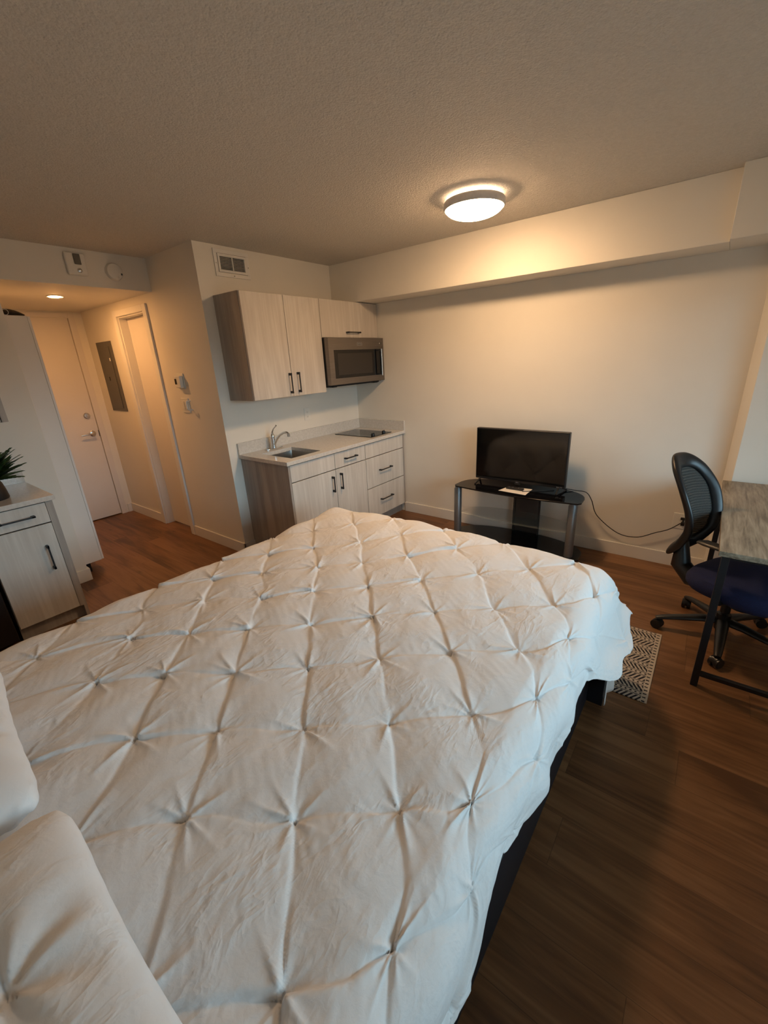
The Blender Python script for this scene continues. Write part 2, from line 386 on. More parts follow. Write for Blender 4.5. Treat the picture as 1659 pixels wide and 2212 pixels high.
# bathroom door, casing
m = MB(); m.box((-1.573, -W-.018, 0), (B0, -W, 2.195)); m.box((B1, -W-.018, 0), (-.877, -W, 2.195)); m.box((B0, -W-.018, BT), (B1, -W, 2.195))
m.box((B0-.001, -W, 0), (B0+.012, -W+.12, BT)); m.box((B1-.012, -W, 0), (B1+.001, -W+.12, BT)); m.box((B0+.012, -W, BT-.012), (B1-.012, -W+.12, BT+.001))
struct('trim_1', m, 'trimw', .002)
d2 = struct('door_2', MB().box((B0+.013, -W+.075, .012), (B1-.013, -W+.112, BT-.013)), 'doorw')
dp = MB().box((-.998, -W+.066, .962), (-.955, -W+.075, .978)).build('door_pull', 'nickel', None, .002); sub(d2, dp)
# entry door
m = MB(); m.box((-HL, D1, 0), (-HL+.015, D1+.06, 2.25)); m.box((-HL, D0-.06, 0), (-HL+.015, D0, 2.25)); m.box((-HL, D0, DT+.004), (-HL+.015, D1, 2.25))
struct('trim_2', m, 'doorw', .002)
d1 = struct('door_1', MB().box((-HL-.045, D0+.003, .012), (-HL-.002, D1-.004, DT)), 'doorw')
h = MB(); h.lathe([(.001, 0), (.033, 0), (.033, .008), (.026, .012), (.001, .013)], (-HL-.002, -1.915, 1.0), 28, 'x')
h.tube([(-HL+.006, -1.915, 1.0), (-HL+.05, -1.915, 1.0)], .010, 12)
h.tube([(-HL+.048, -1.905, 1.0), (-HL+.052, -1.95, 1.0), (-HL+.05, -2.0, .998), (-HL+.045, -2.045, .995)], [.010, .009, .008, .007], 12)
sub(d1, h.build('door_lever', 'nickel', None, 0, True))
h = MB(); h.lathe([(.001, 0), (.032, 0), (.032, .010), (.026, .016), (.001, .017)], (-HL-.002, -1.925, 1.2), 28, 'x'); h.box((-HL+.014, -1.93, 1.186), (-HL+.032, -1.92, 1.214))
sub(d1, h.build('deadbolt', 'nickel', None, 0, True))
h = MB().box((-HL-.004, D1-.008, .96), (-HL+.0035, D1-.0035, 1.03)); sub(d1, h.build('latch_plate', 'black_metal'))

# ------------------------------------------------------------------ ceiling lamp
LX, LY = 1.877, -.975
t = thing('ceiling_lamp', 'round flush ceiling lamp, switched on, on the textured ceiling', 'ceiling lamp', (LX, LY, H))
MB().lathe([(.001, 0), (.150, 0), (.150, -.022), (.001, -.022)], (LX, LY, H), 64).build('base_plate', 'trimw', t, 0, True)
MB().lathe([(.1505, -.006), (.157, -.006), (.157, -.020), (.1505, -.020), (.1505, -.006)], (LX, LY, H), 64).build('back_light_ring', 'lamp2', t, 0, True)
m = MB(); m.lathe([(.160, -.022), (.174, -.022), (.180, -.030), (.180, -.056), (.176, -.062), (.172, -.064), (.172, -.036), (.160, -.036), (.160, -.022)], (LX, LY, H), 64)
m.build('rim', plain('lamp_rim_paint', (.84, .80, .76), .45, 0.0), t, 0, True)
prof = [(.171, -.05)]+[(.171*math.cos(a), -.055-.058*math.sin(a)) for a in [i*PI/2/12 for i in range(12)]]+[(.001, -.113)]
MB().lathe(prof, (LX, LY, H), 64).build('diffuser', 'lamp', t, 0, True)
# recessed hall light
PX, PY = -1.344, -2.23
t = thing('recessed_light', 'small recessed downlight glowing in the lowered hall ceiling', 'downlight', (PX, PY, ZH))
MB().lathe([(.046, 0), (.062, 0), (.060, -.005), (.046, -.004), (.046, 0)], (PX, PY, ZH), 40).build('trim_ring', 'trimw', t, 0, True)
MB().lathe([(.001, -.001), (.046, -.001), (.043, -.007), (.001, -.009)], (PX, PY, ZH), 40).build('lens', 'potl', t, 0, True)

# ------------------------------------------------------------------ header devices
X = -DH
t = thing('alarm_strobe', 'white rectangular alarm strobe high on the header, left of the smoke alarm', 'alarm', (X, -2.225, 2.41))
MB().box((X, -2.30, 2.335), (X+.022, -2.165, 2.485)).build('housing', 'plastic', t, .012)
MB().box((X+.022, -2.245, 2.405), (X+.030, -2.20, 2.475)).build('lens_slot', 'panel_grey', t, .006)
MB().lathe([(.001, 0), (.017, 0), (.014, .010), (.001, .014)], (X+.022, -2.222, 2.366), 24, 'x').build('sounder', 'chrome', t, 0, True)
t = thing('smoke_alarm', 'round white smoke alarm on the header beside the hall corner', 'smoke alarm', (X, -1.975, 2.385))
MB().lathe([(.001, 0), (.062, 0), (.062, .012), (.055, .026), (.030, .032), (.001, .033)], (X, -1.975, 2.385), 40, 'x').build('housing', 'plastic', t, 0, True)
MB().lathe([(.001, 0), (.009, 0), (.008, .004), (.001, .005)], (X+.029, -1.955, 2.350), 20, 'x').build('test_button', 'plastic', t, 0, True)
MB().box((X+.028, -1.937, 2.362), (X+.0315, -1.925, 2.376)).build('indicator', 'panel_grey', t, .001)

# ------------------------------------------------------------------ hall wall things
Y = -W
t = thing('electrical_panel', 'tall grey electrical panel on the hall wall between the two doors', 'electrical panel', (-1.985, Y, 1.24))
MB().box((-2.17, Y-.008, 1.24), (-1.795, Y, 1.948)).build('cover', 'panel_grey', t, .003)
d = MB().box((-2.13, Y-.014, 1.27), (-1.865, Y-.008, 1.90)).build('door', 'panel_grey', t, .002)
l = MB().box((-1.890, Y-.020, 1.755), (-1.878, Y-.014, 1.785)).build('latch', 'plastic', None, .001); l.parent = d; l.matrix_parent_inverse = d.matrix_world.inverted()
t2 = MB().box((-2.02, Y-.017, 1.56), (-2.005, Y-.014, 1.60)).build('lock', 'dark', None, .001); t2.parent = d
t = thing('thermostat', 'white wall thermostat with small dark display above the light switches', 'thermostat', (-.54, Y, 1.47))
MB().box((-.60, Y-.008, 1.475), (-.49, Y, 1.605)).build('wall_plate', 'plastic', t, .006)
MB().box((-.592, Y-.040, 1.485), (-.498, Y-.008, 1.585)).build('body', 'plastic', t, .006)
MB().box((-.585, Y-.0415, 1.515), (-.553, Y-.040, 1.562)).build('display', 'dark', t)
t = thing('light_switch', 'white double light switch plate under the thermostat', 'light switch', (-.54, Y, 1.27))
MB().box((-.605, Y-.010, 1.270), (-.485, Y, 1.395)).build('wall_plate', 'plastic', t, .003)
for x in (-.578, -.533): MB().box((x, Y-.019, 1.30), (x+.034, Y-.009, 1.37)).build('rocker', 'plastic', t, .002)
t = MB().tube([(-.462, Y+.002, 1.375), (-.462, Y-.035, 1.372), (-.455, Y-.045, 1.36), (-.448, Y-.045, 1.31), (-.450, Y-.035, 1.298), (-.452, Y+.002, 1.297)], .006, 10).build('towel_loop', 'plastic', None, 0, True)
tag(t, 'white upright loop handle on the wall right beside the light switches', 'handle')

# ------------------------------------------------------------------ air vent on kitchen wall
t = thing('air_vent', 'white louvred return air vent above the tall kitchen wall cabinet', 'air vent', (0, -1.395, 2.30))
m = MB(); a0, a1, z0, z1 = -1.55, -1.235, 2.300, 2.488
def ringbox(m, x0, x1, a0, a1, z0, z1, wd):
    m.box((x0, a0, z0), (x1, a1, z0+wd)); m.box((x0, a0, z1-wd), (x1, a1, z1)); m.box((x0, a0, z0+wd), (x1, a0+wd, z1-wd)); m.box((x0, a1-wd, z0+wd), (x1, a1, z1-wd))
ringbox(m, 0, .008, a0, a1, z0, z1, .028); m.build('outer_frame', 'trimw', t, .002)
m = MB(); ringbox(m, .002, .013, a0+.031, a1-.031, z0+.031, z1-.031, .016); m.box((.004, (a0+a1)/2-.004, z0+.047), (.014, (a0+a1)/2+.004, z1-.047)); m.build('inner_frame', 'trimw', t, .001)
MB().box((.0005, a0+.045, z0+.045), (.002, a1-.045, z1-.045)).build('backing', 'dark', t)
m = MB(); n = 10; R = Matrix.Rotation(math.radians(-12), 3, 'Y')
for i in range(n):
    z = z0+.050+i*(z1-z0-.100)/(n-1); m.box((.005, a0+.047, z-.0009), (.012, a1-.047, z+.0009), R)
m.build('louvres', 'trimw', t)
for (y, z) in ((a0+.014, 2.39), (a1-.014, 2.385), (-1.39, z0+.012)):
    MB().lathe([(.001, 0), (.005, 0), (.004, .003), (.001, .004)], (.008, y, z), 14, 'x').build('screw', 'nickel', t, 0, True)

# ------------------------------------------------------------------ kitchen wall cabinets
UF = .335; ZB, ZT, ZM = 1.373, 2.159, 1.842
def front(parent, x, y0, y1, z0, z1, name='door', mat='cab', th=.019, g=.0024):
    return MB().box((x-th, y0+g, z0+g), (x, y1-g, z1-g)).build(name, mat, parent, .0015)
t = thing('wall_cabinet', 'tall two-door whitewashed wall cabinet left of the microwave', 'cabinet', (0, -1.2, ZB))
MB().box((.001, -1.61, ZB), (UF-.021, -.809, ZT)).build('body', 'cab_shaded', t, .001)
d = front(t, UF, -1.61, -1.205, ZB, ZT); bar_handle(d, (UF, -1.232, 1.400), (UF, -1.232, 1.565), (1, 0, 0))
d = front(t, UF, -1.205, -.808, ZB, ZT); bar_handle(d, (UF, -1.142, 1.402), (UF, -1.142, 1.568), (1, 0, 0))
t = thing('wall_cabinet', 'short single-door whitewashed wall cabinet directly above the microwave', 'cabinet', (0, -.4, ZM))
MB().box((.001, -.807, ZM), (UF-.021, -.004, ZT)).build('body', 'cab_shaded', t, .001)
d = front(t, UF, -.808, -.004, ZM, ZT); bar_handle(d, (UF, -.485, 1.890), (UF, -.297, 1.890), (1, 0, 0))
# microwave
MF = .403
t = thing('microwave', 'stainless over-the-range microwave under the short wall cabinet', 'microwave', (0, -.4, 1.42))
MB().box((.002, -.803, 1.425), (MF-.045, -.008, 1.840)).build('body', 'black_plastic', t, .003)
dz0, dz1, dy0, dy1 = 1.432, 1.838, -.806, -.006
m = MB(); wy0, wy1, wz0, wz1 = -.742, -.052, 1.487, 1.735
m.box((MF-.044, dy0, dz0), (MF, wy0, dz1)); m.box((MF-.044, wy1, dz0), (MF, dy1, dz1)); m.box((MF-.044, wy0, dz0), (MF, wy1, wz0)); m.box((MF-.044, wy0, wz1), (MF, wy1, dz1))
dr = m.build('door', 'steel', t)
def subp(par, ob): ob.parent = par; ob.matrix_parent_inverse = Matrix.Identity(4); return ob
# door's own transform carries the parent's inverse, so its local space is world space
subp(dr, MB().box((MF-.044, wy0, wz0), (MF-.006, wy1, wz1)).build('glass', 'gloss_black'))
subp(dr, MB().box((MF-.006, wy0+.05, wz0+.028), (MF-.005, -.19, wz1-.030)).build('window_screen', 'mwin'))
m = MB(); m.tube([(MF+.034, -.083, 1.480), (MF+.034, -.083, 1.735)], .0095, 14); m.box((MF-.006, -.088, 1.488), (MF+.03, -.078, 1.50)); m.box((MF-.006, -.088, 1.716), (MF+.03, -.078, 1.728))
subp(dr, m.build('handle', 'nickel', None, 0, True))
m = MB(); ringbox(m, MF, MF+.0012, -.412, -.343, 1.772, 1.797, .002); subp(dr, m.build('badge_frame', 'badge'))
subp(dr, MB().box((MF, -.410, 1.774), (MF+.0008, -.345, 1.795)).build('badge_plate', 'panel_grey'))
def text(body, size, loc, rotm, mat, parent, name='lettering', ext=.0004):
    cu = bpy.data.curves.new(name, 'FONT'); cu.body = body; cu.size = size; cu.extrude = ext; cu.align_x = 'CENTER'; cu.align_y = 'CENTER'
    o = bpy.data.objects.new(name, cu); COL.objects.link(o); dg = bpy.context.evaluated_depsgraph_get()
    me = bpy.data.meshes.new_from_object(o.evaluated_get(dg)); bpy.data.objects.remove(o)
    me.transform(Matrix.Translation(Vector(loc)) @ rotm.to_4x4()); me.materials.clear(); me.materials.append(M[mat])
    ob = bpy.data.objects.new(name, me); COL.objects.link(ob); ob.parent = parent; return ob
RX = Matrix(((0, 0, 1), (1, 0, 0), (0, 1, 0)))        # text facing +x, reading along +y
text('MAYTAG', .0135, (MF+.001, -.3775, 1.7845), RX, 'badge', dr)
MBT = MB().box((MF, -.082, 1.778), (MF+.001, -.030, 1.798)).build('sticker', 'panel_grey'); subp(dr, MBT)
subp(dr, MB().lathe([(.0005, 0), (.0075, 0), (.0005, .0008)], (MF+.001, -.068, 1.788), 18, 'x').build('sticker_mark', 'badge'))
MB().box((.03, -.79, 1.412), (MF-.06, -.03, 1.425)).build('underside_filter', 'dark', t)
for y in (-.74, -.12): MB().box((MF-.10, y, 1.408), (MF-.05, y+.06, 1.425)).build('underside_lamp', 'dark', t, .004)

# ------------------------------------------------------------------ kitchen base cabinets
BF = .625; TK = .10; CT = .914
t = thing('base_cabinet', 'whitewashed sink base cabinet with two doors and one drawer', 'cabinet', (.3, -1.13, 0))
m = MB(); m.box((.002, -1.605, 0), (BF, -1.586, .880)); m.box((.002, -.675, TK), (BF-.022, -.657, .880)); m.box((.002, -1.586, TK), (BF-.022, -.675, TK+.018)); m.box((.002, -1.586, TK), (.010, -.675, .88))
m.build('body', 'cab_shaded', t)
MB().box((BF-.07, -1.586, 0), (BF-.055, -.657, TK)).build('toe_kick', 'cab_shaded', t)
front(t, BF, -1.586, -1.078, .733, .876, 'false_front')
d = front(t, BF, -1.078, -.657, .733, .876, 'drawer'); bar_handle(d, (BF, -.957, .806), (BF, -.793, .806), (1, 0, 0))
d = front(t, BF, -1.586, -1.078, TK, .730); bar_handle(d, (BF, -1.130, .535), (BF, -1.130, .680), (1, 0, 0))
d = front(t, BF, -1.078, -.657, TK, .730); bar_handle(d, (BF, -1.024, .537), (BF, -1.024, .688), (1, 0, 0))
t = thing('base_cabinet', 'whitewashed two-drawer base cabinet below the cooktop, against the long wall', 'cabinet', (.3, -.33, 0))
m = MB(); m.box((.002, -.655, TK), (BF-.022, -.637, .880)); m.box((.002, -.022, TK), (BF-.022, -.004, .880)); m.box((.002, -.637, TK), (BF-.022, -.022, TK+.018)); m.box((.002, -.637, TK), (.010, -.022, .88))
m.build('body', 'cab_shaded', t)
MB().box((BF-.07, -.655, 0), (BF-.055, -.004, TK)).build('toe_kick', 'cab_shaded', t)
front(t, BF, -.655, -.030, .733, .876, 'false_front')
for z0_, z1_, hz in ((.425, .730, .583), (TK, .422, .272)):
    d = front(t, BF, -.655, -.030, z0_, z1_, 'drawer'); bar_handle(d, (BF, -.460, hz), (BF, -.260, hz), (1, 0, 0))
MB().box((BF-.019, -.029, TK), (BF-.002, -.004, .876)).build('filler_strip', 'cab_shaded', t)
# worktop with sink cut-out
SX0, SX1, SYa, SYb = .165, .555, -1.50, -1.165
t = thing('worktop', 'speckled pale quartz kitchen worktop with sink cut-out and upstands', 'worktop', (.32, -.8, .882))
m = MB(); z0, z1 = .882, CT
xs = [.001, SX0, SX1, .643]; ys = [-1.623, SYa, SYb, -.001]
vs = [(x, y, z) for z in (z0, z1) for y in ys for x in xs]; idx = lambda i, j, k: k*16+j*4+i; fs = []
for i in range(3):
    for j in range(3):
        if (i, j) == (1, 1): continue
        fs.append((idx(i, j, 1), idx(i+1, j, 1), idx(i+1, j+1, 1), idx(i, j+1, 1))); fs.append((idx(i, j, 0), idx(i, j+1, 0), idx(i+1, j+1, 0), idx(i+1, j, 0)))
for i in range(3):
    fs.append((idx(i, 0, 0), idx(i+1, 0, 0), idx(i+1, 0, 1), idx(i, 0, 1))); fs.append((idx(i, 3, 0), idx(i, 3, 1), idx(i+1, 3, 1), idx(i+1, 3, 0)))
    fs.append((idx(0, i, 0), idx(0, i, 1), idx(0, i+1, 1), idx(0, i+1, 0))); fs.append((idx(3, i, 0), idx(3, i+1, 0), idx(3, i+1, 1), idx(3, i, 1)))
for (a, b) in (((1, 1), (2, 1)), ((2, 1), (2, 2)), ((2, 2), (1, 2)), ((1, 2), (1, 1))):
    fs.append((idx(*a, 1), idx(*b, 1), idx(*b, 0), idx(*a, 0)))
m.add(vs, fs); m.build('slab', 'quartz', t, .002)
MB().box((.001, -1.623, CT), (.02, -.001, CT+.10)).build('back_upstand', 'quartz', t, .0015)
MB().box((.02, -.02, CT), (.641, -.001, CT+.10)).build('side_upstand', 'quartz', t, .0015)
t = thing('sink', 'small square stainless undermount sink set in the kitchen worktop', 'sink', ((SX0+SX1)/2, (SYa+SYb)/2, .72))
def rr(x0, x1, y0, y1, r, z, n=6):
    pts = []
    for cx, cy, a0 in ((x1-r, y1-r, 0), (x0+r, y1-r, 90), (x0+r, y0+r, 180), (x1-r, y0+r, 270)):
        for k in range(n+1): a = math.radians(a0+90*k/n); pts.append((cx+r*math.cos(a), cy+r*math.sin(a), z))
    return pts
m = MB(); a = (SX0-.004, SX1+.004, SYa-.004, SYb+.004)
rings = [rr(a[0]-.02, a[1]+.02, a[2]-.02, a[3]+.02, .03, .8815), rr(*a, .02, .8815), rr(*a, .02, .879), rr(a[0]+.005, a[1]-.005, a[2]+.005, a[3]-.005, .025, .73), rr(a[0]+.025, a[1]-.025, a[2]+.025, a[3]-.025, .03, .715), rr(.34, .38, -1.35, -1.31, .015, .71)]
m.loft(rings, False); n_ = len(rings[0]); m.f.append(tuple(range(5*n_, 6*n_))); bw = m.build('bowl', 'steel_sink', t, 0, True); sd = bw.modifiers.new('s', 'SOLIDIFY'); sd.thickness = .0015; sd.offset = 1
MB().lathe([(.001, .0), (.03, .0), (.03, .004), (.02, .003), (.001, .002)], (.36, -1.333, .7125), 24).build('drain', 'chrome', t, 0, True)
# faucet
FX, FY = .085, -1.30
t = thing('faucet', 'chrome single-lever faucet with curved spout behind the sink', 'faucet', (FX, FY, CT))
m = MB(); pts = []
for k in range(32):
    a = 2*PI*k/32; pts.append((FX+.028*math.cos(a), FY+(.10 if True else 0)*math.copysign(min(1, abs(math.sin(a))**.6), math.sin(a))))
m.prism(pts, CT, CT+.010); m.build('deck_plate', 'chrome', t, .003)
MB().lathe([(.001, .010), (.024, .010), (.022, .03), (.020, .10), (.021, .115), (.017, .13), (.008, .138), (.001, .14)], (FX, FY, CT), 28).build('body', 'chrome', t, 0, True)
sp_ = [(FX+.01, FY, CT+.035), (FX+.045, FY+.005, CT+.085), (FX+.09, FY+.012, CT+.128), (FX+.14, FY+.02, CT+.152), (FX+.175, FY+.026, CT+.155), (FX+.190, FY+.028, CT+.145)]
so = MB().tube(sp_, [.011, .012, .011, .010, .010, .011], 14).build('spout', 'chrome', t, 0, True)
MB().tube([(FX+.190, FY+.028, CT+.150), (FX+.191, FY+.028, CT+.120)], .0125, 16).build('aerator', 'chrome', t, 0, True)
MB().tube([(FX, FY, CT+.135), (FX+.004, FY, CT+.155), (FX+.025, FY+.003, CT+.185), (FX+.05, FY+.006, CT+.203), (FX+.062, FY+.008, CT+.214)], [.012, .008, .0055, .005, .007], 12).build('lever', 'chrome', t, 0, True)
# cooktop
t = thing('cooktop', 'flat black glass two-burner cooktop on the kitchen worktop', 'cooktop', (.34, -.335, CT))
MB().box((.085, -.50, CT), (.585, -.165, CT+.006)).build('glass_plate', 'gloss_black', t, .002)
for x, y in ((.54, -.42), (.54, -.245)):
    m = MB(); m.lathe([(.001, 0), (.020, 0), (.018, .018), (.001, .019)], (x, y, CT+.006), 20); m.box((x-.004, y-.017, CT+.02), (x+.004, y+.017, CT+.03)); m.build('knob', 'black_plastic', t, 0, True)
# outlets
def outlet(name, label, face, c, wd=.038):
    t = thing(name, label, 'outlet', c); x, y, z = c; ht = .060
    def bx(u0, u1, v0, v1, o0, o1):
        return ((x+o0, y+u0, z+v0), (x+o1, y+u1, z+v1)) if face == 'x' else ((x+u0, y-o1, z+v0), (x+u1, y-o0, z+v1))
    MB().box(*bx(-wd, wd, -ht, ht, 0, .006)).build('wall_plate', 'plastic', t, .002)
    for zz in (-.022, .022):
        f = MB().box(*bx(-.017, .017, zz-.014, zz+.014, .006, .008)).build('socket', 'plastic', t, .001)
        m = MB()
        for u in (-.007, .006): m.box(*bx(u, u+.002, zz-.003, zz+.006, .008, .0085))
        m.box(*bx(-.002, .002, zz-.010, zz-.006, .008, .0085)); s = m.build('slots', 'dark'); s.parent = f
    return t
outlet('power_outlet', 'white duplex outlet on the kitchen wall above the worktop', 'x', (0, -.780, 1.157))
outlet('power_outlet', 'white duplex outlet near the floor behind the office chair, cord plugged in', 'y', (3.170, 0, .375), .057)

# ------------------------------------------------------------------ left kitchenette
LF = -.10
t = thing('base_cabinet', 'narrow whitewashed base cabinet with one drawer, beside the hall opening', 'cabinet', (-.4, -3.15, 0))
m = MB(); m.box((-DH+.001, -3.345, TK), (LF-.021, -3.327, .882)); m.box((-DH+.001, -2.985, 0), (LF, -2.966, .882)); m.box((-DH+.001, -3.327, TK), (LF-.021, -2.985, TK+.018)); m.box((LF-.021, -3.005, TK), (LF, -2.985, .882))
m.build('body', 'cab_shaded', t)
MB().box((LF-.06, -3.345, 0), (LF-.045, -2.985, TK)).build('toe_kick', 'cab_shaded', t)
d = front(t, LF, -3.345, -3.005, .742, .878, 'drawer'); bar_handle(d, (LF, -3.268, .806), (LF, -3.080, .806), (1, 0, 0))
d = front(t, LF, -3.345, -3.005, TK, .739); bar_handle(d, (LF, -3.072, .430), (LF, -3.072, .600), (1, 0, 0))
t = thing('mini_fridge', 'dark mini fridge left of the narrow base cabinet', 'fridge', (-.4, -3.65, 0))
MB().box((-DH+.03, -3.92, .01), (LF-.05, -3.365, .86)).build('body', 'fridge', t, .006)
MB().box((LF-.048, -3.92, .03), (LF+.0, -3.365, .86)).build('door', 'fridge', t, .008)
t = thing('worktop', 'short speckled quartz worktop carrying the potted fern', 'worktop', (-.4, -3.5, .882))
MB().box((-DH+.001, -4.2, .883), (-.085, -2.950, CT)).build('slab', 'quartz', t, .002)
MB().box((-DH+.001, -4.2, CT), (-DH+.02, -2.950, CT+.10)).build('back_upstand', 'quartz', t, .0015)
t = thing('wall_cabinet', 'whitewashed wall cabinet corner over the potted fern', 'cabinet', (-.55, -3.3, 1.372))
MB().box((-DH+.001, -3.70, 1.372), (-.411, -2.987, 2.16)).build('body', 'cab_shaded', t, .001)
MB().box((-.409, -3.020, 1.374), (-.39, -2.988, 2.16)).build('filler_strip', 'cab_shaded', t)
front(t, -.39, -3.36, -3.024, 1.374, 2.16); front(t, -.39, -3.70, -3.36, 1.374, 2.16)
# plant
PXc, PYc = -.33, -3.215
t = thing('potted_fern', 'green fern in a matte black pot on the short worktop', 'plant', (PXc, PYc, CT))
MB().lathe([(.001, 0), (.088, 0), (.092, .006), (.086, .06), (.078, .10), (.068, .122), (.062, .122), (.062, .110), (.001, .108)], (PXc, PYc, CT), 40).build('pot', 'pot', t, 0, True)
m = MB(); rnd = random.Random(3)
for i in range(60):
    az = rnd.uniform(0, 2*PI) if i > 12 else rnd.uniform(.9, 2.2); el = rnd.uniform(.15, 1.2); L_ = rnd.uniform(.15, .25)
    base = Vector((PXc+rnd.uniform(-.03, .03), PYc+rnd.uniform(-.03, .03), CT+.11)); dirh = Vector((math.cos(az), math.sin(az), 0)); prev = None
    NS = 12; pts = []
    for k in range(NS+1):
        s = k/NS; pts.append(base+dirh*L_*s*math.cos(el*(1-.35*s))+Vector((0, 0, 1))*(L_*s*math.sin(el)*1.0-.10*s*s*L_*2+.03*s))
    for k in range(1, NS):
        tdir = (pts[k+1]-pts[k]).normalized(); side = tdir.cross(Vector((0, 0, 1))).normalized(); wl = .046*math.sin(PI*(k/NS)**.7)+.006
        for sgn in (-1, 1):
            b0 = pts[k]; tip = b0+side*sgn*wl+tdir*.016+Vector((0, 0, -.004)); w2 = tdir*.020
            m.add([b0-w2*.6, tip-w2*.3, tip+w2*.6, b0+w2*.9], [(0, 1, 2, 3)])
m.build('foliage', 'leaf', t)
# closet cabinet in hall and things on it
t = thing('tall_closet', 'tall white closet cabinet standing just inside the hall opening', 'closet', (-1.15, -2.95, 0))
MB().box((-1.45, -3.38, .10), (-DH-.102, -2.600, 2.055)).build('body', 'closet', t, .003)
MB().box((-1.43, -3.36, 0), (-DH-.16, -2.68, .10)).build('shaded_gap_plinth', 'dark', t)  # near-black colour stands in for the shaded gap under the closet
MB().box((-1.449, -2.599, .104), (-1.150, -2.583, 2.051)).build('door', 'closet', t, .001)
MB().box((-1.146, -2.599, .104), (-DH-.103, -2.583, 2.051)).build('door', 'closet', t, .001)
m = MB()
pp = [(-.92+.12*math.cos(a)*.5, -2.69-.06*math.cos(a*.9), 2.07+.012*math.sin(a*3)) for a in [i*.35 for i in range(10)]]
rings = []
for k in range(9):
    s = k/8; y = -2.605-.20*s; hh = .012+.035*math.sin(PI*s)**.7
    rings.append([(-.90+.05*math.cos(a), y, 2.056+hh*.5+hh*.5*math.sin(a)) for a in [2*PI*i/12 for i in range(12)]])
m.loft(rings); o = m.build('folded_bag', 'strap', None, 0, True); tag(o, 'dark brown folded cloth bag lying on top of the tall closet', 'bag')
m = MB(); m.tube([(-.845+.004*math.sin(a), -2.715+.018*math.cos(a), 2.075+.018*math.sin(a)) for a in [i*2*PI/20 for i in range(21)]], .0022, 8)
o = m.build('metal_ring', 'badge', None, 0, True); tag(o, 'thin pale metal ring resting on the closet in front of the bag', 'ring')

# ------------------------------------------------------------------ TV stand
TZ = .53
def dshape(x0, x1, yf, yb, bow, n=24, r=.03):
    pts = []; cx = (x0+x1)/2; hw = (x1-x0)/2
    for k in range(n+1):                               # back arc
        a = PI*k/n; s = math.sin(a); pts.append((cx+hw*math.cos(a), yf+.03+(yb-yf-.03)*s**.55))
    for k in range(n+1):                               # front, slightly bowed, left to right
        u = k/n; pts.append((x0+.02+(x1-x0-.04)*u, yf-bow*math.sin(PI*u)))
    return pts
t = thing('tv_stand', 'black glass three-shelf TV stand with grey tube legs', 'tv stand', (2.0, -.26, 0))
MB().prism(dshape(1.455, 2.540, -.425, -.045, .045), TZ-.012, TZ).build('top_shelf', 'gloss_black', t, .003)
MB().prism(dshape(1.50, 2.475, -.40, -.10, .03), .262, .268).build('middle_shelf', 'clear_glass', t, .001)
MB().prism(dshape(1.43, 2.565, -.43, -.05, .02), .045, .057).build('bottom_shelf', 'gloss_black', t, .003)
for x in (1.475, 2.478):
    lg = MB().lathe([(.001, 0), (.034, 0), (.034, .49), (.026, .50), (.026, TZ-.013), (.001, TZ-.013)], (x, -.37, 0), 28).build('leg', 'grey_metal', t, 0, True)
m = MB(); m.box((1.895, -.085, .057), (2.14, -.079, TZ-.013)); m.build('back_panel', 'tint_glass', t)
for x in (1.905, 2.13):
    MB().tube([(x, -.070, .0), (x, -.070, TZ-.013)], .010, 12).build('rear_post', 'grey_metal', t, 0, True)
# TV
t = thing('television', 'black flat-screen television on the black glass stand', 'television', (1.97, -.22, TZ))
VX0, VX1, VZ0, VZ1, VY = 1.572, 2.362, .565, 1.026, -.215
MB().box((VX0, VY, VZ0), (VX1, VY+.045, VZ1)).build('casing', 'black_plastic', t, .006)
MB().box((VX0+.15, VY+.045, VZ0+.05), (VX1-.15, VY+.075, VZ0+.30)).build('rear_housing', 'black_plastic', t, .01)
MB().box((VX0+.010, VY-.002, VZ0+.022), (VX1-.010, VY, VZ1-.010)).build('screen', 'screen', t)
MB().box((1.945, VY-.006, VZ0-.016), (1.990, VY+.012, VZ0+.016)).build('sensor_housing', 'black_plastic', t, .004)
RY = Matrix(((1, 0, 0), (0, 0, -1), (0, 1, 0)))       # text facing -y
text('RCA', .012, (1.967, VY-.0065, VZ0+.006), RY, 'badge', t).matrix_parent_inverse = Matrix.Translation(-Vector(t.location))
text('Roku TV', .0125, (2.318, VY-.0015, VZ0+.010), RY, 'badge', t).matrix_parent_inverse = Matrix.Translation(-Vector(t.location))
for x, s in ((1.62, -1), (2.31, 1)):
    m = MB(); m.tube([(x, VY+.02, VZ0+.01), (x+s*.01, VY-.09, TZ+.006)], .008, 10, .7); m.tube([(x, VY+.03, VZ0+.01), (x+s*.045, VY+.09, TZ+.006)], .008, 10, .7)
    m.tube([(x+s*.01, VY-.09, TZ+.005), (x+s*.03, VY+.0, TZ+.004), (x+s*.045, VY+.09, TZ+.005)], .004, 8, .7)
    m.build('foot', 'black_plastic', t, 0, True)
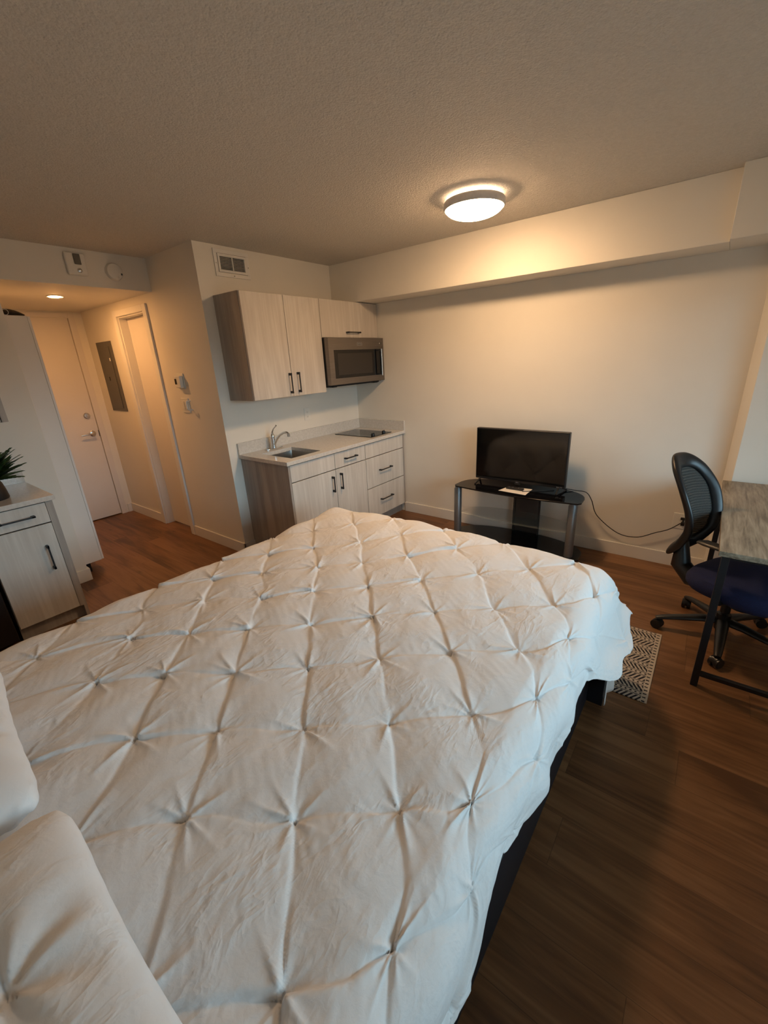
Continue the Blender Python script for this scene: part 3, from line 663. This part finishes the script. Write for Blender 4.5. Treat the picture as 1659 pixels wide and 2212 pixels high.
# paper, remote
def quad_box(pts, z0, z1): return MB().prism(pts, z0, z1)
from math import cos, sin
o = MB().prism([(1.868, -.385), (1.90, -.235), (2.105, -.225), (2.108, -.405)], TZ, TZ+.0008).build('paper_sheet', 'paper'); tag(o, 'small white sheet of paper under the remote control', 'paper')
t = thing('remote_control', 'small black remote control lying on the white paper', 'remote control', (1.985, -.30, TZ+.0008))
rm = Matrix.Rotation(math.radians(-2), 3, 'Z')
MB().box((1.905, -.318, TZ+.0012), (2.055, -.278, TZ+.018), rm).build('body', 'black_plastic', t, .006)
bi = random.Random(1)
for i, x in enumerate((1.928, 1.945, 1.962, 1.995, 2.012, 2.032)):
    MB().box((x-.004, -.302, TZ+.018), (x+.004, -.294, TZ+.0195), rm, (1.98, -.298, TZ+.01)).build('button', 'badge' if i in (0, 2, 4) else 'panel_grey', t, .001)
# cord
def smooth_path(P, n=14):
    P = [Vector(p) for p in P]; out = []
    for i in range(len(P)-1):
        p0, p1, p2, p3 = P[max(i-1, 0)], P[i], P[i+1], P[min(i+2, len(P)-1)]
        for k in range(n):
            s = k/n; out.append(.5*((2*p1)+(-p0+p2)*s+(2*p0-5*p1+4*p2-p3)*s*s+(-p0+3*p1-3*p2+p3)*s**3))
    out.append(P[-1]); return out
t = thing('electric_cord', 'black television power cord drooping across to the wall outlet', 'power cord', (2.8, -.06, .1))
MB().tube(smooth_path([(2.30, VY+.05, .56), (2.42, -.10, TZ+.004), (2.505, -.115, TZ+.004), (2.55, -.10, .47), (2.60, -.06, .33), (2.76, -.04, .205), (2.90, -.035, .195), (3.02, -.035, .26), (3.10, -.035, .305), (3.165, -.03, .365)]), .0035, 8).build('cable', 'cord', t, 0, True)
m = MB(); m.box((3.166, -.038, .350), (3.190, -.010, .374)); m.box((3.160, -.03, .392), (3.196, -.010, .410)); m.tube([(3.178, -.024, .37), (3.178, -.024, .395)], .006, 8)
m.build('plug', 'black_plastic', t, .003)
o = MB().tube(smooth_path([(1.965+.09, -.33, TZ+.003), (2.11, -.29, TZ+.003), (2.18, -.25, TZ+.004), (2.27, -.17, TZ+.004)]), .0028, 8).build('cable', 'cord', None, 0, True)
tag(o, 'thin black cable running over the stand top beside the paper sheet', 'cable')

# ------------------------------------------------------------------ rug
rx0, rx1, ry0, ry1 = 2.2, 3.205, -1.69, -1.045
o = MB().box((rx0, ry0, 0), (rx1, ry1, .006)).build('rug', 'rug', None, .002); shift_origin(o, (rx1, ry1, 0))
tag(o, 'cream rug with black herringbone and dot pattern at the foot of the bed', 'rug')

# ------------------------------------------------------------------ desk
t = thing('desk', 'grey oak topped desk with black metal frame legs against the column', 'desk', (3.7, -.75, 0))
DX0, DX1, DY0, DY1 = 3.347, 4.02, -1.462, -.175
MB().box((DX0, DY0, .740), (DX1, DY1, .765)).build('desktop', 'desk', t, .0015)
for y in (DY0+.04, DY1-.045):
    for x in (DX0+.015, DX1-.045): MB().box((x, y, 0), (x+.03, y+.025, .740)).build('leg', 'black_metal', t, .002)
    MB().box((DX0+.045, y, .065), (DX1-.045, y+.022, .088)).build('crossbar', 'black_metal', t, .002)
    MB().box((DX0+.045, y, .715), (DX1-.045, y+.022, .739)).build('top_rail', 'black_metal', t, .002)

# ------------------------------------------------------------------ office chair
fr = Vector((.87, -.49, 0)).normalized(); sd_ = Vector((.49, .87, 0)).normalized()
BC = Vector((3.188, -.915, 0)); HUB = Vector((3.47, -.88, 0))
t = thing('office_chair', 'black mesh-back office chair with navy seat pushed under the desk', 'office chair', HUB)
def prof(z):   # forward offset of back centreline
    P = [(.46, -.055), (.56, .005), (.68, .055), (.78, .050), (.90, .0), (1.0, -.06), (1.09, -.11)]
    for (a, b), (c, d) in zip(P, P[1:]):
        if z <= c: s = (z-a)/(c-a); return b+(d-b)*s
    return P[-1][1]
def backpt(u, v, off=0.0):   # u in [-1,1] across, v in [0,1] up
    z = .47+.60*v; return BC+fr*(prof(z)+.055*u*u+off)+sd_*u*halfw(v)+Vector((0, 0, z))
def halfw(v):
    P = [(0, .075), (.2, .10), (.45, .13), (.7, .152), (.9, .148), (1, .13)]
    for (a, b), (c, d) in zip(P, P[1:]):
        if v <= c: return b+(d-b)*(v-a)/(c-a)
    return P[-1][1]
# outer loop of rounded-rectangle in (u,v)
loop = []
N = 72
for k in range(N):
    a = 2*PI*k/N; e = 3.2
    cu, cv = math.cos(a), math.sin(a); u = math.copysign(abs(cu)**(2/e), cu); v = math.copysign(abs(cv)**(2/e), cv)
    loop.append((u, .5+.5*v))
m = MB(); rings = []
for (u, v) in loop:
    cu, cv = (u, (v-.5)*2)
    bw_ = .28 if v > .25 else .28+.25*(.25-v)/.25      # band width toward the centre
    inn = (u*(1-bw_*1.05), .5+(v-.5)*(1-.26)) if True else None
    po_, pi_ = backpt(u, v), backpt(inn[0], max(.22, inn[1]))
    mid = (po_+pi_)/2
    nn = fr*.020
    rings.append([po_-nn*.6, po_+nn*.9, mid+nn*1.5, pi_+nn*.8, pi_-nn*.5, mid-nn*1.3])
vs = [p for r in rings for p in r]; n = 6; fs = []
for k in range(N):
    for i in range(n): j = (i+1) % n; kk = (k+1) % N; fs.append((k*n+i, k*n+j, kk*n+j, kk*n+i))
m.add(vs, fs); fo = m.build('back_frame', 'soft_black', t, 0, False)
for p in fo.data.polygons: p.use_smooth = True
ss = fo.modifiers.new('ss', 'SUBSURF'); ss.levels = 2; ss.render_levels = 2
m = MB(); G = 14
vs = [backpt(-.72+1.44*i/G, .20+.70*j/G) for j in range(G+1) for i in range(G+1)]
m.add(vs, [(j*(G+1)+i, j*(G+1)+i+1, (j+1)*(G+1)+i+1, (j+1)*(G+1)+i) for j in range(G) for i in range(G)])
mo = m.build('mesh_panel', 'mesh', t, 0, True); md = mo.modifiers.new('s', 'SOLIDIFY'); md.thickness = .003
# seat
SCc = BC+fr*.345+sd_*.06; m = MB(); rings = []
for hz, sc in ((.395, .80), (.400, .93), (.425, 1.0), (.455, 1.0), (.480, .94), (.492, .80), (.494, .3)):
    ring = []
    for k in range(40):
        a = 2*PI*k/40; e = 3.4; cu, cv = math.cos(a), math.sin(a)
        u = math.copysign(abs(cu)**(2/e), cu)*.23*sc; v = math.copysign(abs(cv)**(2/e), cv)*.245*sc
        ring.append(SCc+fr*u+sd_*v+Vector((0, 0, hz)))
    rings.append(ring)
m.loft(rings); m.build('seat', 'navy', t, 0, True)
m = MB(); m.tube([SCc+Vector((0, 0, .30)), SCc+Vector((0, 0, .397))], .06, 16); m.box(tuple(SCc+Vector((-.12, -.10, .365))), tuple(SCc+Vector((.12, .10, .396))))
m.tube([SCc-fr*.02+Vector((0, 0, .375)), BC+fr*.10+Vector((0, 0, .385)), BC+fr*.035+Vector((0, 0, .44)), BC+fr*.02+Vector((0, 0, .58))], [.05, .055, .05, .03], 14)
m.build('tilt_mechanism', 'black_plastic', t, 0, True)
for s in (-1, 1):
    b = SCc+sd_*s*.25
    m = MB(); m.tube(smooth_path([SCc+sd_*s*.18+Vector((0, 0, .39)), b+Vector((0, 0, .41)), b+sd_*s*.02+Vector((0, 0, .52)), b+sd_*s*.02+Vector((0, 0, .685))], 6), .016, 12)
    arm = m.build('arm_post', 'black_plastic', t, 0, True)
    m = MB(); m.tube([b+sd_*s*.02-fr*.13+Vector((0, 0, 0.694)), b+sd_*s*.02-fr*.10+Vector((0, 0, 0.698)), b+sd_*s*.02+fr*.09+Vector((0, 0, 0.698)), b+sd_*s*.02+fr*.12+Vector((0, 0, 0.694))], [.018, .032, .032, .018], 14, .42)
    m.build('armrest', 'soft_black', t, 0, True)
MB().tube([HUB+Vector((0, 0, .06)), HUB+Vector((0, 0, .16)), HUB+Vector((0, 0, .17)), HUB+Vector((0, 0, .33))], [.035, .035, .024, .024], 20).build('gas_lift', 'black_plastic', t, 0, True)
for k in range(5):
    a = math.radians(196+72*k); dv = Vector((math.cos(a), math.sin(a), 0)); L_ = .315
    m = MB(); m.tube([HUB+dv*.0+Vector((0, 0, .115)), HUB+dv*.10+Vector((0, 0, .112)), HUB+dv*.22+Vector((0, 0, .092)), HUB+dv*(L_-.02)+Vector((0, 0, .078)), HUB+dv*(L_+.012)+Vector((0, 0, .068))], [.034, .030, .024, .020, .016], 12, .65)
    lg = m.build('base_leg', 'soft_black', t, 0, True)
    c = HUB+dv*L_; ax = Vector((-dv.y, dv.x, 0)); ax = (ax*.8+dv*.6).normalized()
    m = MB()
    for s in (-1, 1): m.tube([c+ax*s*.006+Vector((0, 0, .029)), c+ax*s*.024+Vector((0, 0, .029))], .0285, 20)
    m.tube([c+Vector((0, 0, .03)), c+Vector((0, 0, .075))], .008, 8); m.tube([c-ax*.014+Vector((0, 0, .036)), c+ax*.014+Vector((0, 0, .036))], .026, 14)
    m.build('caster', 'black_plastic', t, 0, True)

# ------------------------------------------------------------------ bed
BX0, BX1, BY0, BY1 = 1.16, 2.965, -4.15, -1.72
t = thing('platform_bed', 'black platform bed frame under the white duvet', 'bed frame', (2.0, -2.9, 0))
MB().box((BX1-.03, BY0, .0), (BX1, -1.83, .30)).build('side_rail', 'frame_black', t, .002)
MB().box((BX0, BY0, .0), (BX0+.03, -1.83, .30)).build('side_rail', 'frame_black', t, .002)
MB().box((BX0-.06, -1.825, .0), (3.033, -1.79, .32)).build('footboard', 'frame_black', t, .002)
MB().box((BX0+.03, BY0, .26), (BX1-.03, -1.83, .30)).build('slat_base', 'frame_black', t)
o = MB().box((BX0+.01, BY0, .302), (BX1-.01, -1.84, .545)).build('mattress', 'sheet', None, .04, False, 4); tag(o, 'white mattress on the bed frame beneath the duvet', 'mattress')

def fbm(x, y, seed, f0, octs=4):
    r = np.random.RandomState(seed); out = np.zeros_like(x); amp = 1.0; f = f0
    for o_ in range(octs):
        for q in range(4):
            th = r.uniform(0, 2*PI); ph = r.uniform(0, 2*PI); fr_ = f*r.uniform(.7, 1.3)
            wx = x+.15/f*np.sin(fr_*1.7*y+ph); out += amp*np.sin(fr_*(wx*np.cos(th)+y*np.sin(th))+ph)/4
        amp *= .5; f *= 2.1
    return out
def sstep(a, b, x): s = np.clip((x-a)/(b-a), 0, 1); return s*s*(3-2*s)

PINS = [(2.808,-3.509),(2.958,-3.349),(2.602,-3.303),(2.788,-3.13),(2.392,-3.45),(2.968,-3.028),(2.229,-3.267),(2.433,-3.114),(2.62,-2.954),(2.802,-2.776),(2.058,-3.416),(2.968,-2.70),(2.249,-2.928),(2.429,-2.748),(2.617,-2.57),(2.063,-3.096),(1.862,-3.233),(1.699,-3.385),(1.506,-3.526),(2.814,-2.422),(2.069,-2.747),(2.252,-2.565),(2.443,-2.392),(2.631,-2.228),(1.891,-2.91),(1.7,-3.062),(1.52,-3.201),(1.89,-2.558),(2.075,-2.384),(2.259,-2.206),(2.466,-2.021),(1.728,-2.733),(1.512,-2.883),(1.734,-2.376),(1.904,-2.221),(2.064,-2.046),(1.738,-2.046),(2.648,-1.841),(2.836,-2.069),(2.964,-2.412)]
def lattice(px, py):
    x0_, y0_, sx, sy = 2.433, -3.114, .184, .181
    i = (px-x0_)/sx; j = (py-y0_)/sy
    P = np.array(PINS); pi_ = (P[:, 0]-x0_)/sx; pj = (P[:, 1]-y0_)/sy
    A = np.round((pi_+pj)/2); B = np.round((pj-pi_)/2); ti, tj = A-B, A+B
    di, dj = ti-pi_, tj-pj
    wsum = np.full(px.shape, .15); ai = np.zeros(px.shape); aj = np.zeros(px.shape)
    for k in range(len(P)):
        if abs(di[k]) > .6 or abs(dj[k]) > .6: continue
        w_ = np.exp(-((i-pi_[k])**2+(j-pj[k])**2)/.55); wsum += w_; ai += w_*di[k]; aj += w_*dj[k]
    i = i+ai/wsum; j = j+aj/wsum
    return (i+j)/2, (j-i)/2
def hsh(a, b, s): return np.mod(np.sin(a*127.1+b*311.7+s*74.7)*43758.5453, 1.0)
def tuck(px, py, amp=1.0):
    a, b = lattice(px, py); ra, rb = np.round(a), np.round(b); fa, fb = a-ra, b-rb
    r = np.hypot(fa, fb)+1e-6; th = np.arctan2(fb, fa)
    h = .012*(1-np.exp(-(r/.045)**.9)) + .011*(1-np.exp(-(r/.28)**1.2))
    h += .005*(np.sin(PI*np.clip(np.abs(fa), 0, .5))*np.sin(PI*np.clip(np.abs(fb), 0, .5)))
    # creases that run pin to pin along both lattice directions: a step (tucked fold) and a fine valley
    for (q, along, ka, kb, sd) in ((fb, fa, np.floor(a), rb, 1), (fa, fb, ra, np.floor(b), 2)):
        e = hsh(ka, kb, sd); e2 = hsh(ka, kb, sd+5); sg = np.where(e > .5, 1.0, -1.0)
        q2 = q+.05*(e2-.5)*np.sin(2*PI*along)
        wav = .016+.018*np.abs(along); near = np.exp(-np.abs(along)/.22)
        h += -.0040*(.3+e2)*(near+.45)*np.exp(-np.abs(q2)/wav) + sg*.0050*(.3+e2)*(near+.45)*(q2/(.018+np.abs(q2)))*np.exp(-np.abs(q2)/.10)
    # long folds radiating from each tuck, each with its own strength, one flank steeper than the other
    for k in range(9):
        ek = hsh(ra, rb, 30+k); ej = hsh(ra, rb, 50+k); tk = (k+.5*(ej-.5))*2*PI/9
        d = np.arctan2(np.sin(th-tk), np.cos(th-tk)); front_ = np.cos(d) > 0
        q = np.sin(d)*r; w1 = .010+.10*r
        prof_ = np.exp(-np.abs(q)/np.where(q > 0, w1, w1*2.2))
        env = np.clip(r/.03, 0, 1)*np.exp(-(r/(.16+.20*ek))**1.6)*(1-sstep(.40, .60, r))
        h += np.where(front_, (.0015+.0105*ek)*prof_*env, 0)
    e = hsh(ra, rb, 9)*2*PI
    h += .0014*np.cos(21*th+e*1.7)*np.exp(-r/.09)*np.clip(r/.04, 0, 1)
    return h*1.45*amp
def drape(S, T, L, R, Bm, Tp, rad, ztop):
    """map cloth coords onto a bed with rounded edges; returns pos and normal"""
    cx = np.clip(S, L, R); cy = np.clip(T, Bm, Tp)
    dx, dy = S-cx, T-cy; s = np.hypot(dx, dy); nx, ny = np.where(s > 0, dx/(s+1e-9), 0), np.where(s > 0, dy/(s+1e-9), 0)
    return cx, cy, s, nx, ny
def make_duvet():
    step = .0046
    Sx = np.arange(BX0-.42, 3.42, step); Ty = np.arange(-3.98, -1.20, step); S, T = np.meshgrid(Sx, Ty)
    L, R, Bm, Tp, rad, zt = BX0+.02, 2.885, -9.0, -1.675, .11, .600
    S2 = S.copy()
    cx, cy, s, nx, ny = drape(S2, T, L, R, Bm, Tp, rad, zt)
    # how far the side hangs before being tucked short: hem follows the photo
    hem = .215+.03*np.sin(T*9.0+.4)+.018*np.sin(T*23)
    corner = sstep(-2.45, -2.0, T)
    hem = hem+corner*.045
    sc = np.where(S > R, np.minimum(1.0, hem/(3.42-R)), 1.0); s = s*np.where((nx > .05), sc*nx*nx+(1-nx*nx)*1.0, 1.0)
    cr = np.clip(nx, 0, 1)*np.clip(ny, 0, 1)*2; s = s*(1-cr)+cr*.29*np.tanh(s/.29)
    arc = rad*PI/2; th = np.clip(s/rad, 0, PI/2*.93); rest = np.maximum(s-rad*PI/2*.93, 0)
    out = rad*np.sin(th); dn = rad*(1-np.cos(th)); tE = PI/2*.93
    flare = corner*.75*np.clip(nx, 0, 1)
    out = out+rest*(np.cos(tE)+flare); dn = dn+rest*np.sin(tE)*(1-.25*flare)
    X = cx+nx*out; Y = cy+ny*out; Z = zt-dn
    N3 = np.stack([nx*np.sin(th), ny*np.sin(th), np.cos(th)], -1)
    crown = .030*np.clip(np.cos((S-2.03)/.95*PI/2), 0, 1)+.022*sstep(-2.3, -1.75, T)*np.clip((3.1-S)/.3, 0, 1)
    h = tuck(S, T) - .014 + .006*fbm(S, T, 4, 4, 3)+.0016*fbm(S, T, 9, 38, 3)
    # side wobble folds
    side = sstep(.06, .20, s)
    h += side*(.012*np.sin(T*17+1.5*np.sin(T*5)))*np.clip(nx, 0, 1)+side*.012*np.sin(S*19)*np.clip(ny, 0, 1)
    X = X+N3[..., 0]*h; Y = Y+N3[..., 1]*h; Z = Z+N3[..., 2]*h+crown*N3[..., 2]
    # head end rests lower where pillows lie
    ny_, nx_ = S.shape; vs = np.stack([X, Y, Z], -1).reshape(-1, 3)
    I = np.arange(ny_*nx_).reshape(ny_, nx_); q = np.stack([I[:-1, :-1], I[:-1, 1:], I[1:, 1:], I[1:, :-1]], -1).reshape(-1, 4)
    # rounded cloth corner at the foot
    ex = np.clip(S-R, 0, None)/(3.42-R); ey = np.clip(T-Tp, 0, None)/(-1.20-Tp); keep = ((ex**1.7+ey**1.7) < 1.0)[:-1, :-1].reshape(-1) | (T[:-1, :-1].reshape(-1) < Tp)
    exl = np.clip(L-S, 0, None)/(L-(BX0-.42)); keep &= ((exl**1.7+ey**1.7) < 1.0)[:-1, :-1].reshape(-1) | (T[:-1, :-1].reshape(-1) < Tp); q = q[keep]
    me = bpy.data.meshes.new('duvet'); me.vertices.add(len(vs)); me.vertices.foreach_set('co', vs.ravel().astype('f4'))
    me.loops.add(q.size); me.loops.foreach_set('vertex_index', q.ravel().astype('i4')); me.polygons.add(len(q))
    me.polygons.foreach_set('loop_start', np.arange(0, q.size, 4, dtype='i4')); me.polygons.foreach_set('loop_total', np.full(len(q), 4, 'i4'))
    me.update(); me.validate(); me.polygons.foreach_set('use_smooth', np.ones(len(q), bool)); me.materials.append(M['duvet'])
    o = bpy.data.objects.new('duvet', me); COL.objects.link(o); md = o.modifiers.new('s', 'SOLIDIFY'); md.thickness = .006; md.offset = -1
    return tag(o, 'white pintucked duvet spread over the whole bed', 'duvet')
make_duvet()

# loose sheet hanging below the duvet at the foot corner
m = MB(); NA, NB = 40, 16; vs = []
for j in range(NB+1):
    v = j/NB
    for i in range(NA+1):
        u = i/NA; f_ = .012*math.sin(u*17+1)*(1-v*.5)
        vs.append((3.042+f_+.05*u*(1-v*.5), -1.93+.17*u, (.10+.13*u)+(.30-.13*u)*v))
m.add(vs, [(j*(NA+1)+i, j*(NA+1)+i+1, (j+1)*(NA+1)+i+1, (j+1)*(NA+1)+i) for j in range(NB) for i in range(NA)])
o = m.build('bed_sheet', 'sheet', None, 0, True); md = o.modifiers.new('s', 'SOLIDIFY'); md.thickness = .002
tag(o, 'white sheet corner hanging below the duvet at the bed foot', 'bed sheet')

# pillows
def pillow(cx, cy, cz, hx, hy, hz, rot, tilt, label, seed, pins):
    n = 110; u = np.linspace(-1, 1, n); U, V = np.meshgrid(u, u); objs = []
    e = 1.0
    ed = (1-np.abs(U)**3.2)*(1-np.abs(V)**3.2); th = np.clip(ed, 0, 1)**.42
    # corners pulled to points, sides drawn in
    X = U*hx*(1-.05*np.cos(V*PI/2)**2*0-.06*(1-V*V)*np.abs(U)**4); Y = V*hy*(1-.09*(1-U*U)*np.abs(V)**4)
    cf = 1-.10*(np.abs(U)*np.abs(V))**5; X = X*cf; Y = Y*cf
    tk = np.zeros_like(X)
    for (pu, pv) in pins:
        dx_, dy_ = X-pu*hx, Y-pv*hy; r = np.hypot(dx_, dy_)+1e-6; a = np.arctan2(dy_, dx_)
        tk += -.030*np.exp(-(r/.05)**.8)+.006*np.cos(6*a+seed)*np.exp(-((r-.07)/.07)**2)+.004*np.cos(11*a)*np.exp(-r/.06)*np.clip(r/.02, 0, 1)
    wv = .006*fbm(X, Y, seed, 9, 3)+.0015*fbm(X, Y, seed+1, 60, 2)
    seam = .006*np.exp(-((1-np.maximum(np.abs(U), np.abs(V)))/.03)**2)*np.sin((U+V)*31+seed)
    Zt = hz*th+(tk+wv)*th+seam; Zb = -hz*.55*th+seam
    vs = np.concatenate([np.stack([X, Y, Zt], -1).reshape(-1, 3), np.stack([X, Y, Zb], -1).reshape(-1, 3)])
    I = np.arange(n*n).reshape(n, n); q1 = np.stack([I[:-1, :-1], I[:-1, 1:], I[1:, 1:], I[1:, :-1]], -1).reshape(-1, 4); q2 = q1[:, ::-1]+n*n
    me = bpy.data.meshes.new('pillow'); me.from_pydata([tuple(p) for p in vs], [], [tuple(int(i) for i in f) for f in np.concatenate([q1, q2])])
    bm = bmesh.new(); bm.from_mesh(me); bmesh.ops.remove_doubles(bm, verts=bm.verts, dist=.0005); bmesh.ops.recalc_face_normals(bm, faces=bm.faces); bm.to_mesh(me); bm.free()
    for p in me.polygons: p.use_smooth = True
    me.materials.append(M['pillow']); o = bpy.data.objects.new('pillow', me); COL.objects.link(o)
    o.location = (cx, cy, cz); o.rotation_euler = (tilt, 0, rot); return tag(o, label, 'pillow', None)
pillow(2.585, -3.872, .72, .385, .262, .085, math.radians(-1), math.radians(4), 'white pillow nearest the viewer with one pintuck star', 3, [(-.10, .38)])
pillow(1.795, -3.862, .72, .385, .262, .085, math.radians(-5), math.radians(4), 'white pillow farther along the bed head, partly out of view', 8, [(.2, .5)])
